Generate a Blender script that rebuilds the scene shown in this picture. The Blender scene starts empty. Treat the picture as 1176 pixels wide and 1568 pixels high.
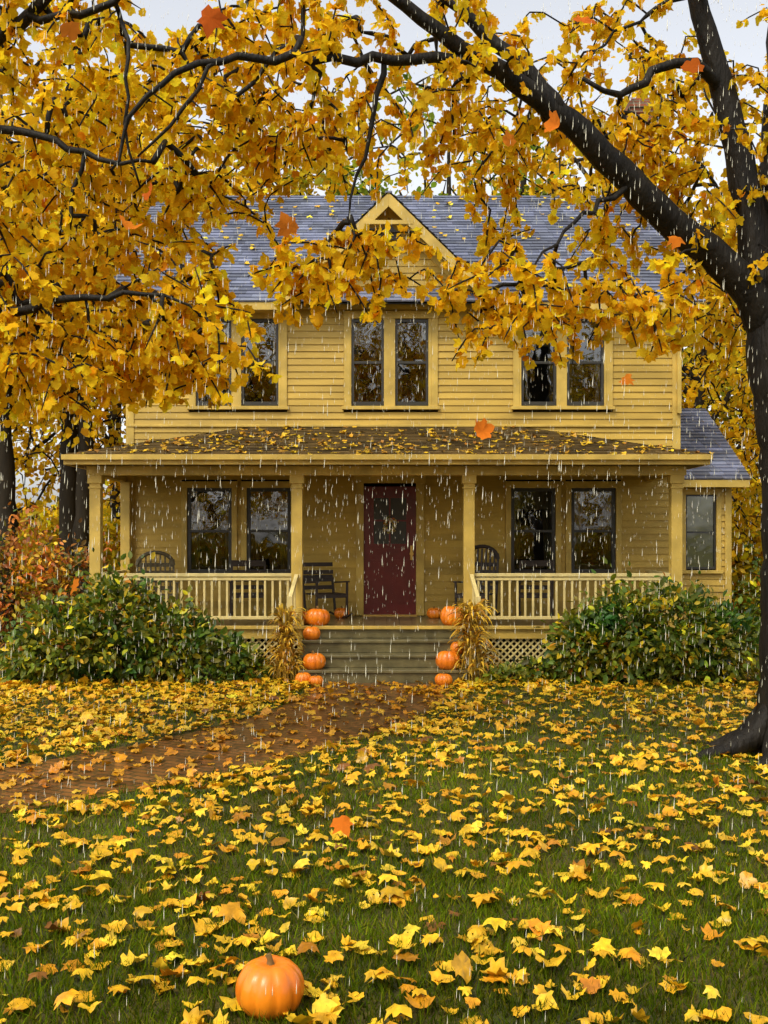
import bpy, math, random
import numpy as np
from mathutils import Vector, noise
random.seed(7); rng=np.random.default_rng(7)
scene=bpy.context.scene
col=scene.collection

# ---------------------------------------------------------------- materials
def nodes_of(name):
    m=bpy.data.materials.new(name); m.use_nodes=True
    nt=m.node_tree; b=nt.nodes["Principled BSDF"]
    return m,nt,b
def mk(name,c,rough=.6,spec=.4,var=.25,scale=4,bump=.0,bscale=40,attr=False,metal=0,stretch=None,c2=None):
    m,nt,b=nodes_of(name); N=nt.nodes; L=nt.links
    tc=N.new("ShaderNodeTexCoord"); mp=N.new("ShaderNodeMapping"); L.new(tc.outputs["Object"],mp.inputs[0])
    if stretch: mp.inputs["Scale"].default_value=stretch
    nz=N.new("ShaderNodeTexNoise"); nz.inputs["Scale"].default_value=scale; nz.inputs["Detail"].default_value=4
    L.new(mp.outputs[0],nz.inputs["Vector"])
    cr=N.new("ShaderNodeValToRGB"); L.new(nz.outputs["Fac"],cr.inputs[0])
    cr.color_ramp.elements[0].position=.3; cr.color_ramp.elements[1].position=.7
    lo=[v*(1-var) for v in c] if c2 is None else c2
    cr.color_ramp.elements[0].color=(*lo,1); cr.color_ramp.elements[1].color=(*[min(1,v*(1+var*.5)) for v in c],1)
    out=cr.outputs[0]
    if attr:
        at=N.new("ShaderNodeAttribute"); at.attribute_name="Col"
        mx=N.new("ShaderNodeMixRGB"); mx.blend_type='MULTIPLY'; mx.inputs[0].default_value=1
        L.new(out,mx.inputs[1]); L.new(at.outputs["Color"],mx.inputs[2]); out=mx.outputs[0]
    L.new(out,b.inputs["Base Color"])
    b.inputs["Roughness"].default_value=rough; b.inputs["Specular IOR Level"].default_value=spec; b.inputs["Metallic"].default_value=metal
    if bump>0:
        n2=N.new("ShaderNodeTexNoise"); n2.inputs["Scale"].default_value=bscale; n2.inputs["Detail"].default_value=3
        L.new(mp.outputs[0],n2.inputs["Vector"])
        bp=N.new("ShaderNodeBump"); bp.inputs["Strength"].default_value=bump; bp.inputs["Distance"].default_value=.02
        L.new(n2.outputs["Fac"],bp.inputs["Height"]); L.new(bp.outputs[0],b.inputs["Normal"])
    return m
def leafmat(name,trans=.4,rough=.45,spec=.35,gain=1.0,tex=True):
    m,nt,b=nodes_of(name); N=nt.nodes; L=nt.links
    at=N.new("ShaderNodeAttribute"); at.attribute_name="Col"; src=at.outputs["Color"]
    if tex:
        tc=N.new("ShaderNodeTexCoord"); nz=N.new("ShaderNodeTexNoise"); nz.inputs["Scale"].default_value=22; nz.inputs["Detail"].default_value=2
        L.new(tc.outputs["Object"],nz.inputs["Vector"])
        mr=N.new("ShaderNodeMapRange"); mr.inputs[1].default_value=.3; mr.inputs[2].default_value=.7; mr.inputs[3].default_value=.65*gain; mr.inputs[4].default_value=1.12*gain
        L.new(nz.outputs["Fac"],mr.inputs[0])
        mx=N.new("ShaderNodeVectorMath"); mx.operation='SCALE'; L.new(src,mx.inputs[0]); L.new(mr.outputs[0],mx.inputs["Scale"]); src=mx.outputs[0]
        L.new(src,b.inputs["Base Color"]); b.inputs["Roughness"].default_value=rough; b.inputs["Specular IOR Level"].default_value=spec
        surf=b.outputs[0]
    else:
        N.remove(b); df=N.new("ShaderNodeBsdfDiffuse"); L.new(src,df.inputs["Color"]); surf=df.outputs[0]
        if spec>.25:
            gl=N.new("ShaderNodeBsdfGlossy"); gl.inputs["Roughness"].default_value=rough; gl.inputs["Color"].default_value=(1,1,1,1)
            m2=N.new("ShaderNodeMixShader"); m2.inputs[0].default_value=.04*spec/.4; L.new(surf,m2.inputs[1]); L.new(gl.outputs[0],m2.inputs[2]); surf=m2.outputs[0]
    tr=N.new("ShaderNodeBsdfTranslucent"); L.new(src,tr.inputs["Color"])
    ms=N.new("ShaderNodeMixShader"); ms.inputs[0].default_value=trans
    L.new(surf,ms.inputs[1]); L.new(tr.outputs[0],ms.inputs[2])
    L.new(ms.outputs[0],N["Material Output"].inputs["Surface"])
    return m
def glassmat(name):
    m,nt,b=nodes_of(name); N=nt.nodes; L=nt.links
    tr=N.new("ShaderNodeBsdfTransparent"); tr.inputs[0].default_value=(.60,.61,.50,1)
    gl=N.new("ShaderNodeBsdfGlossy"); gl.inputs["Roughness"].default_value=.02; gl.inputs["Color"].default_value=(1,1,1,1)
    fr=N.new("ShaderNodeFresnel"); fr.inputs["IOR"].default_value=2.0
    tc=N.new("ShaderNodeTexCoord"); nz=N.new("ShaderNodeTexNoise"); nz.inputs["Scale"].default_value=2.5
    L.new(tc.outputs["Object"],nz.inputs["Vector"])
    bp=N.new("ShaderNodeBump"); bp.inputs["Strength"].default_value=.15; bp.inputs["Distance"].default_value=.03
    L.new(nz.outputs["Fac"],bp.inputs["Height"]); L.new(bp.outputs[0],gl.inputs["Normal"])
    ms=N.new("ShaderNodeMixShader"); L.new(fr.outputs[0],ms.inputs[0]); L.new(tr.outputs[0],ms.inputs[1]); L.new(gl.outputs[0],ms.inputs[2])
    L.new(ms.outputs[0],N["Material Output"].inputs["Surface"])
    return m
def brickmat(name,c1,c2,mortar,scale,rough=.8,rot=None,xz=False,bw=.5,rh=.25):
    m,nt,b=nodes_of(name); N=nt.nodes; L=nt.links
    tc=N.new("ShaderNodeTexCoord"); src=tc.outputs["Object"]
    if xz:
        sp=N.new("ShaderNodeSeparateXYZ"); L.new(src,sp.inputs[0]); ad=N.new("ShaderNodeMath"); L.new(sp.outputs[0],ad.inputs[0]); L.new(sp.outputs[1],ad.inputs[1])
        cb=N.new("ShaderNodeCombineXYZ"); L.new(ad.outputs[0],cb.inputs[0]); L.new(sp.outputs[2],cb.inputs[1]); src=cb.outputs[0]
    mp=N.new("ShaderNodeMapping"); L.new(src,mp.inputs[0])
    if rot: mp.inputs["Rotation"].default_value=(0,0,rot)
    br=N.new("ShaderNodeTexBrick"); br.inputs["Scale"].default_value=scale; br.inputs["Color1"].default_value=(*c1,1); br.inputs["Color2"].default_value=(*c2,1); br.inputs["Mortar"].default_value=(*mortar,1)
    br.inputs["Mortar Size"].default_value=.015; br.inputs["Brick Width"].default_value=bw; br.inputs["Row Height"].default_value=rh
    L.new(mp.outputs[0],br.inputs["Vector"])
    nz=N.new("ShaderNodeTexNoise"); nz.inputs["Scale"].default_value=3; nz.inputs["Detail"].default_value=5; L.new(tc.outputs["Object"],nz.inputs["Vector"])
    mr=N.new("ShaderNodeMapRange"); mr.inputs[1].default_value=.3; mr.inputs[2].default_value=.7; mr.inputs[3].default_value=.5; mr.inputs[4].default_value=1.3; L.new(nz.outputs["Fac"],mr.inputs[0])
    vm=N.new("ShaderNodeVectorMath"); vm.operation='SCALE'; L.new(br.outputs["Color"],vm.inputs[0]); L.new(mr.outputs[0],vm.inputs["Scale"])
    L.new(vm.outputs[0],b.inputs["Base Color"]); b.inputs["Roughness"].default_value=rough
    bp=N.new("ShaderNodeBump"); bp.inputs["Strength"].default_value=.6; bp.inputs["Distance"].default_value=.01; bp.invert=True
    L.new(br.outputs["Fac"],bp.inputs["Height"]); L.new(bp.outputs[0],b.inputs["Normal"])
    return m

M_siding=mk("siding_paint",(.50,.325,.052),.5,.3,.28,1.6,.08,60,attr=True,stretch=(.5,.5,2))
M_trim=mk("trim_paint",(.55,.375,.075),.5,.35,.28,3,.05,60)
M_white=mk("rail_paint",(.66,.53,.21),.5,.4,.25,5)
M_dark=mk("sash_paint",(.03,.028,.02),.4,.5,.2,5)
M_unlit=mk("unlit_dark",(.03,.025,.018),.9,.1,.3,1)  # near-black colour standing in for the shade of unlit spaces
M_curtain=mk("curtain_cloth",(.32,.27,.14),.9,.1,.3,9)
M_glass=glassmat("window_glass")
M_roof=mk("roof_shingle",(.15,.165,.23),.36,.6,.4,1.2,.2,90,attr=True)
M_proof=mk("porch_shingle",(.11,.070,.022),.5,.3,.4,1.5,.3,80,attr=True)
M_door=mk("door_paint",(.13,.008,.006),.32,.5,.2,3)
M_brass=mk("brass",(.6,.4,.12),.3,.5,.1,3,metal=1)
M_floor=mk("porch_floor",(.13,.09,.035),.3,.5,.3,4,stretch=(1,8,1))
M_step=mk("step_paint",(.145,.12,.05),.30,.5,.45,5,.1,30)
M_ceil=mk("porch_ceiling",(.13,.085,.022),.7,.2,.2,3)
M_brick=brickmat("chimney_brick",(.33,.09,.035),(.22,.06,.025),(.2,.15,.09),1,.85,xz=True,bw=.2,rh=.075)
M_path=brickmat("path_brick",(.25,.10,.024),(.16,.065,.016),(.07,.045,.014),1,.30,rot=.5,bw=.22,rh=.11)
M_bark=mk("bark",(.013,.010,.006),.6,.2,.6,9,1.0,30,stretch=(1,1,.25))
M_bark2=mk("bark_far",(.024,.018,.010),.8,.15,.4,5,.5,20,stretch=(1,1,.3))
M_leaf=leafmat("maple_leaf",.55,.45,.2,tex=False)
M_gleaf=leafmat("fallen_leaf",.10,.36,.35)
M_bgleaf=leafmat("far_leaf",.5,.6,.2,tex=False)
M_bush=leafmat("bush_leaf",.3,.5,.3,tex=False)
M_grass=leafmat("grass_blade",.3,.5,.2,tex=False)
M_straw=leafmat("straw",.25,.7,.2)
M_pump=mk("pumpkin_skin",(.80,.24,.010),.32,.5,.3,5,.1,25,c2=(.64,.14,.005))
M_stem=mk("pumpkin_stem",(.22,.13,.04),.8,.2,.4,20)
M_wood=mk("chair_wood",(.035,.022,.013),.5,.4,.4,8)
M_wicker=mk("wicker",(.12,.095,.045),.6,.4,.4,30,.5,60)
M_rain=mk("rain_water",(.72,.68,.50),.15,.6,.05,3)

# ---------------------------------------------------------------- mesh helpers
def empty(name,loc=(0,0,0)):
    e=bpy.data.objects.new(name,None); e.location=loc; col.objects.link(e); return e
class MB:
    def __init__(s): s.v=[];s.f=[];s.m=[];s.c=[]
    def add(s,vs,fs,mi=0,c=(1,1,1)):
        o=len(s.v); s.v+= [tuple(a) for a in vs]
        for f in fs: s.f.append([o+i for i in f]); s.m.append(mi); s.c.append(c)
    def box(s,x0,x1,y0,y1,z0,z1,mi=0,c=(1,1,1)):
        s.add([(x0,y0,z0),(x1,y0,z0),(x1,y1,z0),(x0,y1,z0),(x0,y0,z1),(x1,y0,z1),(x1,y1,z1),(x0,y1,z1)],
              [(0,3,2,1),(4,5,6,7),(0,1,5,4),(1,2,6,5),(2,3,7,6),(3,0,4,7)],mi,c)
    def beam(s,p,q,w,d,mi=0,up=(0,0,1),c=(1,1,1)):
        p=Vector(p);q=Vector(q);t=(q-p).normalized();a=t.cross(Vector(up))
        if a.length<1e-3:a=t.cross(Vector((0,1,0)))
        a.normalize();b=a.cross(t).normalized();vs=[]
        for e in(p,q):
            for i,j in((-1,-1),(1,-1),(1,1),(-1,1)): vs.append(e+a*i*w/2+b*j*d/2)
        s.add(vs,[(0,1,2,3),(7,6,5,4),(0,4,5,1),(1,5,6,2),(2,6,7,3),(3,7,4,0)],mi,c)
    def tube(s,pts,rad,n=8,mi=0,fn=None,c=(1,1,1)):
        pts=[Vector(p) for p in pts]; vs=[];fs=[];ref=None
        for i,p in enumerate(pts):
            t=(pts[min(i+1,len(pts)-1)]-pts[max(i-1,0)])
            if t.length<1e-6:t=Vector((0,0,1))
            t.normalize()
            if ref is None: ref=t.cross(Vector((0.3,1,0.1))).normalized()
            a=(ref-t*ref.dot(t)); a=a.normalized() if a.length>1e-4 else t.orthogonal().normalized(); ref=a; b=t.cross(a)
            for k in range(n):
                an=2*math.pi*k/n; r=rad[i]
                if fn:r*=fn(i,an,p)
                vs.append(p+(a*math.cos(an)+b*math.sin(an))*r)
        for i in range(len(pts)-1):
            for k in range(n):
                fs.append((i*n+k,i*n+(k+1)%n,(i+1)*n+(k+1)%n,(i+1)*n+k))
        fs.append(tuple(range(n))[::-1]); fs.append(tuple((len(pts)-1)*n+k for k in range(n)))
        s.add(vs,fs,mi,c)
    def build(s,name,mats,parent=None,smooth=False,bevel=0):
        me=bpy.data.meshes.new(name); me.from_pydata(s.v,[],s.f)
        for m in mats: me.materials.append(m)
        me.polygons.foreach_set("material_index",s.m)
        ca=me.color_attributes.new("Col","FLOAT_COLOR","CORNER")
        arr=np.ones((len(me.loops),4),dtype=np.float32); k=0
        for f,c in zip(s.f,s.c): arr[k:k+len(f),:3]=c; k+=len(f)
        ca.data.foreach_set("color",arr.ravel())
        if smooth: me.polygons.foreach_set("use_smooth",[True]*len(me.polygons))
        me.update(); o=bpy.data.objects.new(name,me); col.objects.link(o)
        if parent:
            o.parent=parent
        if bevel>0:
            b=o.modifiers.new("bevel","BEVEL"); b.width=bevel; b.segments=1; b.limit_method='ANGLE'
        return o

def scatter_mesh(name,templates,pos,R,scale,cols,mat,ground=None,tid=None):
    n=len(pos); pos=np.asarray(pos,float); scale=np.asarray(scale,float)
    if tid is None: tid=rng.integers(0,len(templates),n)
    VV=[];FF=[];CC=[];o=0
    for k,(tv,tf) in enumerate(templates):
        ix=np.where(tid==k)[0]
        if len(ix)==0: continue
        w=np.einsum('nij,mj->nmi',R[ix],tv)*scale[ix][:,None,None]
        p=pos[ix].copy()
        if ground is not None: p[:,2]+= -w[:,:,2].min(1)
        w=w+p[:,None,:]
        m=len(tv); F=tf[None]+ (np.arange(len(ix))*m)[:,None,None]+o
        VV.append(w.reshape(-1,3));FF.append(F.reshape(-1,3));CC.append(np.repeat(cols[ix],m,0)); o+=len(ix)*m
    V=np.concatenate(VV);F=np.concatenate(FF);C=np.concatenate(CC)
    me=bpy.data.meshes.new(name); me.vertices.add(len(V)); me.vertices.foreach_set("co",V.astype(np.float32).ravel())
    me.loops.add(F.size); me.loops.foreach_set("vertex_index",F.astype(np.int32).ravel())
    me.polygons.add(len(F)); me.polygons.foreach_set("loop_start",np.arange(0,F.size,3,dtype=np.int32))
    me.update(calc_edges=True)
    ca=me.color_attributes.new("Col","FLOAT_COLOR","POINT"); A=np.ones((len(V),4),np.float32); A[:,:3]=C; ca.data.foreach_set("color",A.ravel())
    me.materials.append(mat); return me
def scatter(name,*a,parent=None,**k):
    me=scatter_mesh(name,*a,**k); o=bpy.data.objects.new(name,me); col.objects.link(o)
    if parent:o.parent=parent
    return o
def basis(t,nr):
    t=t/np.linalg.norm(t,axis=1,keepdims=True); x=np.cross(t,nr); x/=np.linalg.norm(x,axis=1,keepdims=True)+1e-9
    z=np.cross(x,t); return np.stack([x,t,z],2)
def euler_R(yaw,tx,ty):
    cz,sz=np.cos(yaw),np.sin(yaw);cx,sx=np.cos(tx),np.sin(tx);cy,sy=np.cos(ty),np.sin(ty);n=len(yaw)
    Z=np.zeros((n,3,3));Z[:,0,0]=cz;Z[:,0,1]=-sz;Z[:,1,0]=sz;Z[:,1,1]=cz;Z[:,2,2]=1
    X=np.zeros((n,3,3));X[:,0,0]=1;X[:,1,1]=cx;X[:,1,2]=-sx;X[:,2,1]=sx;X[:,2,2]=cx
    Y=np.zeros((n,3,3));Y[:,1,1]=1;Y[:,0,0]=cy;Y[:,0,2]=sy;Y[:,2,0]=-sy;Y[:,2,2]=cy
    return X@Y@Z
H1=[(.0,.02),(.20,-.06),(.36,.06),(.52,.16),(.50,.30),(.47,.40),(.52,.58),(.36,.62),(.25,.66),(.17,.84),(0,.96)]
H2=[(.0,.03),(.22,-.08),(.34,.06),(.55,.13),(.49,.28),(.42,.37),(.56,.58),(.37,.60),(.23,.63),(.19,.82),(0,1.0)]
def maple(curl,fold,seed,h=H1,wob=.05):
    r=random.Random(seed)
    h=[(x*(1+r.uniform(-.12,.12)),y+r.uniform(-.05,.05)) for x,y in h]; h[0]=(0,0.02)
    pts=h+[(-x*(1+r.uniform(-.15,.15)),y+r.uniform(-.03,.03)) for x,y in h[-2:0:-1]]
    pts=[(0,.33)]+pts; v=[]
    for x,y in pts:
        z=-curl*x*x*1.8+fold*abs(x)*.6-curl*.6*(y-.35)**2+r.uniform(-wob,wob)*(abs(x)+abs(y-.33))*2
        v.append((x,y-.35,z))
    n=len(pts)-1
    f=[(0,1+i,1+(i+1)%n) for i in range(n)]
    return np.array(v),np.array(f)
MAPLE=[maple(c,f,i) for i,(c,f) in enumerate([(.2,.1),(.7,.0),(-.5,.3),(.4,-.3),(1.0,.4),(-.3,-.1)])]
MAPLE_G=[maple(c,f,i+20,H2 if i%2 else H1,.07) for i,(c,f) in enumerate([(.1,.1),(.5,.1),(-.4,.0),(.9,.4),(-.4,.4),(.2,-.1),(-.8,.1),(.4,.6),(-.2,.5),(.3,-.2)])]
OVAL=[(np.array([(0,0,0),(.25,.3,.05),(.22,.65,.04),(0,1,-.08),(-.22,.65,.04),(-.25,.3,.05)])-np.array([0,.4,0]),np.array([(0,1,2),(0,2,3),(0,3,4),(0,4,5)]))]
CARD=[(np.array([(0,-.5,0),(.5,-.1,.12),(.3,.45,.0),(0,.6,-.1),(-.35,.4,.05),(-.5,-.1,.1)]),np.array([(0,1,2),(0,2,3),(0,3,4),(0,4,5)])),
      (np.array([(0,-.5,0),(.35,-.2,-.1),(.5,.3,.0),(0,.5,.1),(-.5,.25,.0),(-.3,-.3,-.1)]),np.array([(0,1,2),(0,2,3),(0,3,4),(0,4,5)]))]
def pal(n,P,W,jit=.18):
    P=np.array(P);ix=rng.choice(len(P),n,p=np.array(W)/sum(W)); c=P[ix]*(1+rng.normal(0,jit,(n,1))); c*=1+rng.normal(0,.05,(n,3)); return np.clip(c,.003,.95)
YEL=[(.91,.58,.018),(.88,.51,.015),(.92,.65,.03),(.76,.38,.012),(.66,.24,.010)]
YW=[4,3,2,.6,.15]

# ---------------------------------------------------------------- tree graph
class TG:
    def __init__(s): s.P=np.zeros((60000,3)); s.n=0; s.par=[]; s.fix=[]; s.chains=[]
    def node(s,p,par,fix=None):
        s.P[s.n]=p; s.n+=1; s.par.append(par); s.fix.append(fix); return s.n-1
    def near(s,p): return int(np.argmin(((s.P[:s.n]-np.asarray(p))**2).sum(1)))
    def limb(s,pts,step=.15,jit=.012,root=False):
        A=np.array(pts,float); out=[]
        for i in range(len(A)-1):
            p0=A[max(i-1,0)];p1=A[i];p2=A[i+1];p3=A[min(i+2,len(A)-1)]
            k=max(2,int(np.linalg.norm(p2[:3]-p1[:3])/step))
            for j in range(k):
                t=j/k; q=.5*((2*p1)+(-p0+p2)*t+(2*p0-5*p1+4*p2-p3)*t*t+(-p0+3*p1-3*p2+p3)*t**3); out.append(q)
        out.append(A[-1]); ch=[]
        par=-1
        if not root: par=s.near(out[0][:3]); ch=[par]
        for i,q in enumerate(out):
            p=q[:3]+(rng.normal(0,jit,3) if 0<i else 0)
            par=s.node(p,par,q[3]); ch.append(par)
        s.chains.append((ch,True)); return ch
    def grow(s,T,step=.13,tw=.35,nl=12,wig=.1,sag=.5,base=None):
        T=np.asarray(T); 
        d=np.array([((s.P[:s.n]-t)**2).sum(1).min() for t in T]); T=T[np.argsort(d)]
        LP=[];LD=[]
        for t in T:
            a=s.near(t); pa=s.P[a].copy(); dd=np.linalg.norm(t-pa)
            if dd<.05: continue
            k=max(2,int(dd/step)); mid=(pa+t)/2+rng.normal(0,wig*dd,3)+np.array([0,0,.12*dd]); ch=[a];par=a
            for j in range(1,k+1):
                u=j/k; q=(1-u)**2*pa+2*u*(1-u)*mid+u*u*t+rng.normal(0,.012*(step/.13),3); par=s.node(q,par); ch.append(par)
            dr=(t-mid)/ (np.linalg.norm(t-mid)+1e-6)*.7+rng.normal(0,.5,3)+np.array([0,0,-sag]); dr/=np.linalg.norm(dr)
            q=t.copy()
            for j in range(3):
                dr=dr+np.array([0,0,-.18*sag]); dr/=np.linalg.norm(dr); q=q+dr*tw/3; par=s.node(q,par); ch.append(par)
            s.chains.append((ch,False))
            pts=s.P[ch[max(1,len(ch)-7):]]
            for _ in range(nl):
                i=rng.integers(0,len(pts)-1); u=rng.random(); b=pts[i]*(1-u)+pts[i+1]*u
                o=rng.normal(0,1,3); o/=np.linalg.norm(o); LP.append(b+o*tw*.26*rng.random()+np.array([0,0,-.03])); LD.append(o+dr*.6+np.array([0,0,-sag*1.3]))
        return np.array(LP),np.array(LD)
    def mesh(s,name,mat,parent,k=.0032,b=.0026,n=6,N=14,flare=True,rmax=.06):
        cnt=np.zeros(s.n)
        leaf=np.ones(s.n,bool)
        for i in range(s.n):
            if s.par[i]>=0: leaf[s.par[i]]=False
        cnt[leaf]=1
        for i in range(s.n-1,-1,-1):
            if s.par[i]>=0: cnt[s.par[i]]+=cnt[i]
        mb=MB()
        for ch,main in s.chains:
            pts=[s.P[i] for i in ch]
            if main:
                rad=[s.fix[i] if s.fix[i] else .01 for i in ch]
                if len(rad)>1 and s.par[ch[1]]==ch[0]: rad[0]=min(rad[0],rad[1])
                fn=lambda i,a,p:1+.10*noise.noise(Vector((math.cos(a)*1.6,math.sin(a)*1.6,p[2]*.9+p[0])))+.05*noise.noise(Vector((math.cos(a)*5,math.sin(a)*5,p[2]*3+p[0]*3)))
                if flare:
                    def fn(i,a,p,f0=fn):
                        r=f0(i,a,p)
                        if p[2]<.8 and rad[0]>.3: r*=1+.5*max(0,1-p[2]/.7)**2*max(0,math.cos(a*5+1))
                        return r
                mb.tube(pts,rad,N,0,fn)
            else:
                rad=[min(rmax,b+k*math.sqrt(cnt[i])) for i in ch]; rad[0]=rad[1]; rad[-1]*=.5
                mb.tube(pts,rad,n)
        return mb.build(name,[mat],parent,smooth=True)
def leaves_obj(name,LP,LD,size,P,W,mat,parent,templ,upb=.5,jit=.15):
    n=len(LP); nr=rng.normal(0,.7,(n,3))+np.array([0,-.1,upb]); R=basis(LD,nr)
    c=pal(n,P,W,jit); pt=np.array([noise.noise(Vector(a*1.3)) for a in LP]); c*=np.stack([1+.15*pt,1+.22*pt,1+0*pt],1)
    return scatter(name,templ,LP,R,rng.uniform(size[0],size[1],n),np.clip(c,.003,.95),mat,parent=parent)
def ell(c,r,n,thr=-9,f=.9):
    out=[]; c=np.array(c);r=np.array(r);g=0
    while len(out)<n and g<n*30:
        g+=1; q=rng.uniform(-1,1,3)
        if (q**2).sum()>1: continue
        p=c+q*r
        if noise.noise(Vector(p*f))<thr: continue
        out.append(p)
    return out

# ---------------------------------------------------------------- ground, path, grass, leaves
mb=MB(); 
xs=[-400,-60,-20,-8,0,8,20,60,400]; ys=[-400,-60,-20,-5,5,15,30,60,120,500]
for y in ys:
    for x in xs: mb.v.append((x,y,0))
for j in range(len(ys)-1):
    for i in range(len(xs)-1):
        a=j*len(xs)+i; mb.f.append([a,a+1,a+1+len(xs),a+len(xs)]); mb.m.append(0); mb.c.append((1,1,1))
mg,nt,b=nodes_of("lawn_ground"); N=nt.nodes;L=nt.links
tc=N.new("ShaderNodeTexCoord"); n1=N.new("ShaderNodeTexNoise"); n1.inputs["Scale"].default_value=.8; n1.inputs["Detail"].default_value=4
n2=N.new("ShaderNodeTexNoise"); n2.inputs["Scale"].default_value=28; n2.inputs["Detail"].default_value=4; n2.inputs["Roughness"].default_value=.7
L.new(tc.outputs["Object"],n1.inputs["Vector"]); L.new(tc.outputs["Object"],n2.inputs["Vector"])
r1=N.new("ShaderNodeValToRGB"); r1.color_ramp.elements[0].position=.35; r1.color_ramp.elements[0].color=(.042,.058,.004,1); r1.color_ramp.elements[1].position=.7; r1.color_ramp.elements[1].color=(.12,.085,.009,1); L.new(n1.outputs["Fac"],r1.inputs[0])
r2=N.new("ShaderNodeValToRGB"); r2.color_ramp.elements[0].position=.35; r2.color_ramp.elements[0].color=(.25,.25,.2,1); r2.color_ramp.elements[1].position=.65; r2.color_ramp.elements[1].color=(1.2,1.1,1,1); L.new(n2.outputs["Fac"],r2.inputs[0])
mx=N.new("ShaderNodeMixRGB"); mx.blend_type='MULTIPLY'; mx.inputs[0].default_value=1; L.new(r1.outputs[0],mx.inputs[1]); L.new(r2.outputs[0],mx.inputs[2]); L.new(mx.outputs[0],b.inputs["Base Color"])
b.inputs["Roughness"].default_value=.8
mb.build("ground",[mg])

PC=[(0,15.95,.98),(-.12,14.8,1.0),(-.5,13.1,.95),(-1.4,11.3,.9),(-2.5,9.95,.85),(-3.6,8.95,.85),(-5,8.1,.8),(-7,7.2,.8),(-12,6,.8)]
def crs(A,k=12):
    A=np.array(A,float);out=[]
    for i in range(len(A)-1):
        p0=A[max(i-1,0)];p1=A[i];p2=A[i+1];p3=A[min(i+2,len(A)-1)]
        for j in range(k):
            t=j/k; out.append(.5*((2*p1)+(-p0+p2)*t+(2*p0-5*p1+4*p2-p3)*t*t+(-p0+3*p1-3*p2+p3)*t**3))
    out.append(A[-1]); return np.array(out)
PP=crs(PC)
mb=MB(); vs=[];fs=[]
for i,p in enumerate(PP):
    t=PP[min(i+1,len(PP)-1)][:2]-PP[max(i-1,0)][:2]; t/=np.linalg.norm(t); nn=np.array([-t[1],t[0]])
    w=p[2]+.05*noise.noise(Vector((p[0]*2,p[1]*2,0)))
    for s in(-1,1): vs.append((p[0]+nn[0]*w*s,p[1]+nn[1]*w*s,.006))
for i in range(len(PP)-1): fs.append((2*i+1,2*i,2*i+2,2*i+3))
mb.add(vs,fs); mb.build("garden_path",[M_path])
def pathd(x,y):
    d=np.full(len(x),9e9)
    for p in PP: d=np.minimum(d,np.hypot(x-p[0],y-p[1])-p[2])
    return d

def grass_zone(n,y0,y1,h0,h1,w):
    y=rng.uniform(y0,y1,n); x=rng.uniform(-1,1,n)*(y*.36+1.2)
    keep=(pathd(x,y)>rng.uniform(-.08,.05,n)); x=x[keep];y=y[keep]; m=len(x)
    return np.stack([x,y,np.zeros(m)],1),rng.uniform(h0,h1,m),np.full(m,w)
Z=[grass_zone(75000,3.6,7,.035,.08,1),grass_zone(50000,7,11,.04,.085,1.3),grass_zone(36000,11,16.6,.05,.09,1.7)]
gp=np.concatenate([z[0] for z in Z]);gh=np.concatenate([z[1] for z in Z]); 
def blade(bd,w): return (np.array([(-w,0,0),(w,0,0),(-w*.8,bd*.3,.55),(w*.8,bd*.3,.55),(0,bd,1.0)]),np.array([(0,1,3),(0,3,2),(2,3,4)]))
BL=[blade(.2,.035),blade(.6,.04),blade(.9,.045),blade(.4,.06)]
n=len(gp); R=euler_R(rng.uniform(0,6.28,n),rng.normal(0,.3,n),rng.normal(0,.3,n))
pat=np.array([noise.noise(Vector((p[0]*.7,p[1]*.7,3)))+.6*noise.noise(Vector((p[0]*3,p[1]*3,7))) for p in gp]); gc=pal(n,[(.11,.15,.005),(.075,.12,.004),(.18,.18,.010),(.26,.20,.03)],[5,4,2.2,.5],.28)
gc*=(1+.6*pat)[:,None]; gc=np.clip(gc,.003,.9)
scatter("grass",BL,gp,R,gh,gc,M_grass)

def glz(n,fn,x0,x1,y0,y1):
    y=rng.uniform(y0,y1,n);x=rng.uniform(x0,x1,n); k=rng.random(n)<fn(x,y); return x[k],y[k]
def dens(x,y):
    pd=pathd(x,y); d=np.where(pd<0,.20,.29+.46*np.clip((y-8)/6,0,1)*np.clip((1.0-x)/3,.06,1))
    d=d*np.where((x>.5)&(y<12),.85,1)
    nz=np.array([noise.noise(Vector((a*1.1,b_*1.1,9)))+.6*noise.noise(Vector((a*3.1,b_*3.1,4))) for a,b_ in zip(x,y)])
    d=np.where((pd>0)&(pd<.5),d+.15,d)
    return np.clip(d*(1+.9*nz),.02,1)
x,y=glz(37000,dens,-8,8,2.6,16.6)
x2,y2=glz(9000,lambda x,y:np.where((np.abs(x)<5.4)&(y>15.9),0,.8),-22,22,14,34)
x3,y3=glz(1500,lambda x,y:np.full(len(x),.6),-10,10,-8,2.6)
X=np.concatenate([x,x2,x3]);Y=np.concatenate([y,y2,y3]);n=len(X)
inhouse=(np.abs(X-.3)<6.2)&(Y>16.85); onst=(np.abs(X)<1.3)&(Y>15.9)&(Y<17)
k=~(inhouse|onst); X=X[k];Y=Y[k];n=len(X)
pd=pathd(X,Y)
hi=(rng.random(n)<.25)
R=euler_R(rng.uniform(0,6.28,n),rng.normal(0,.12,n)+rng.normal(0,.33,n)*hi,rng.normal(0,.12,n)+rng.normal(0,.3,n)*hi)
c=pal(n,[(.86,.50,.018),(.82,.43,.014),(.88,.58,.035),(.72,.31,.010),(.48,.20,.012),(.22,.09,.015)],[4,3.2,1.8,1.2,.4,.2],.15)
c[pd<0]*=np.array([.72,.58,.6])
zz=np.where(pd<0,.008,rng.uniform(.008,.040,n))
sz=np.clip(rng.normal(.090,.025,n),.04,.155)
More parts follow.
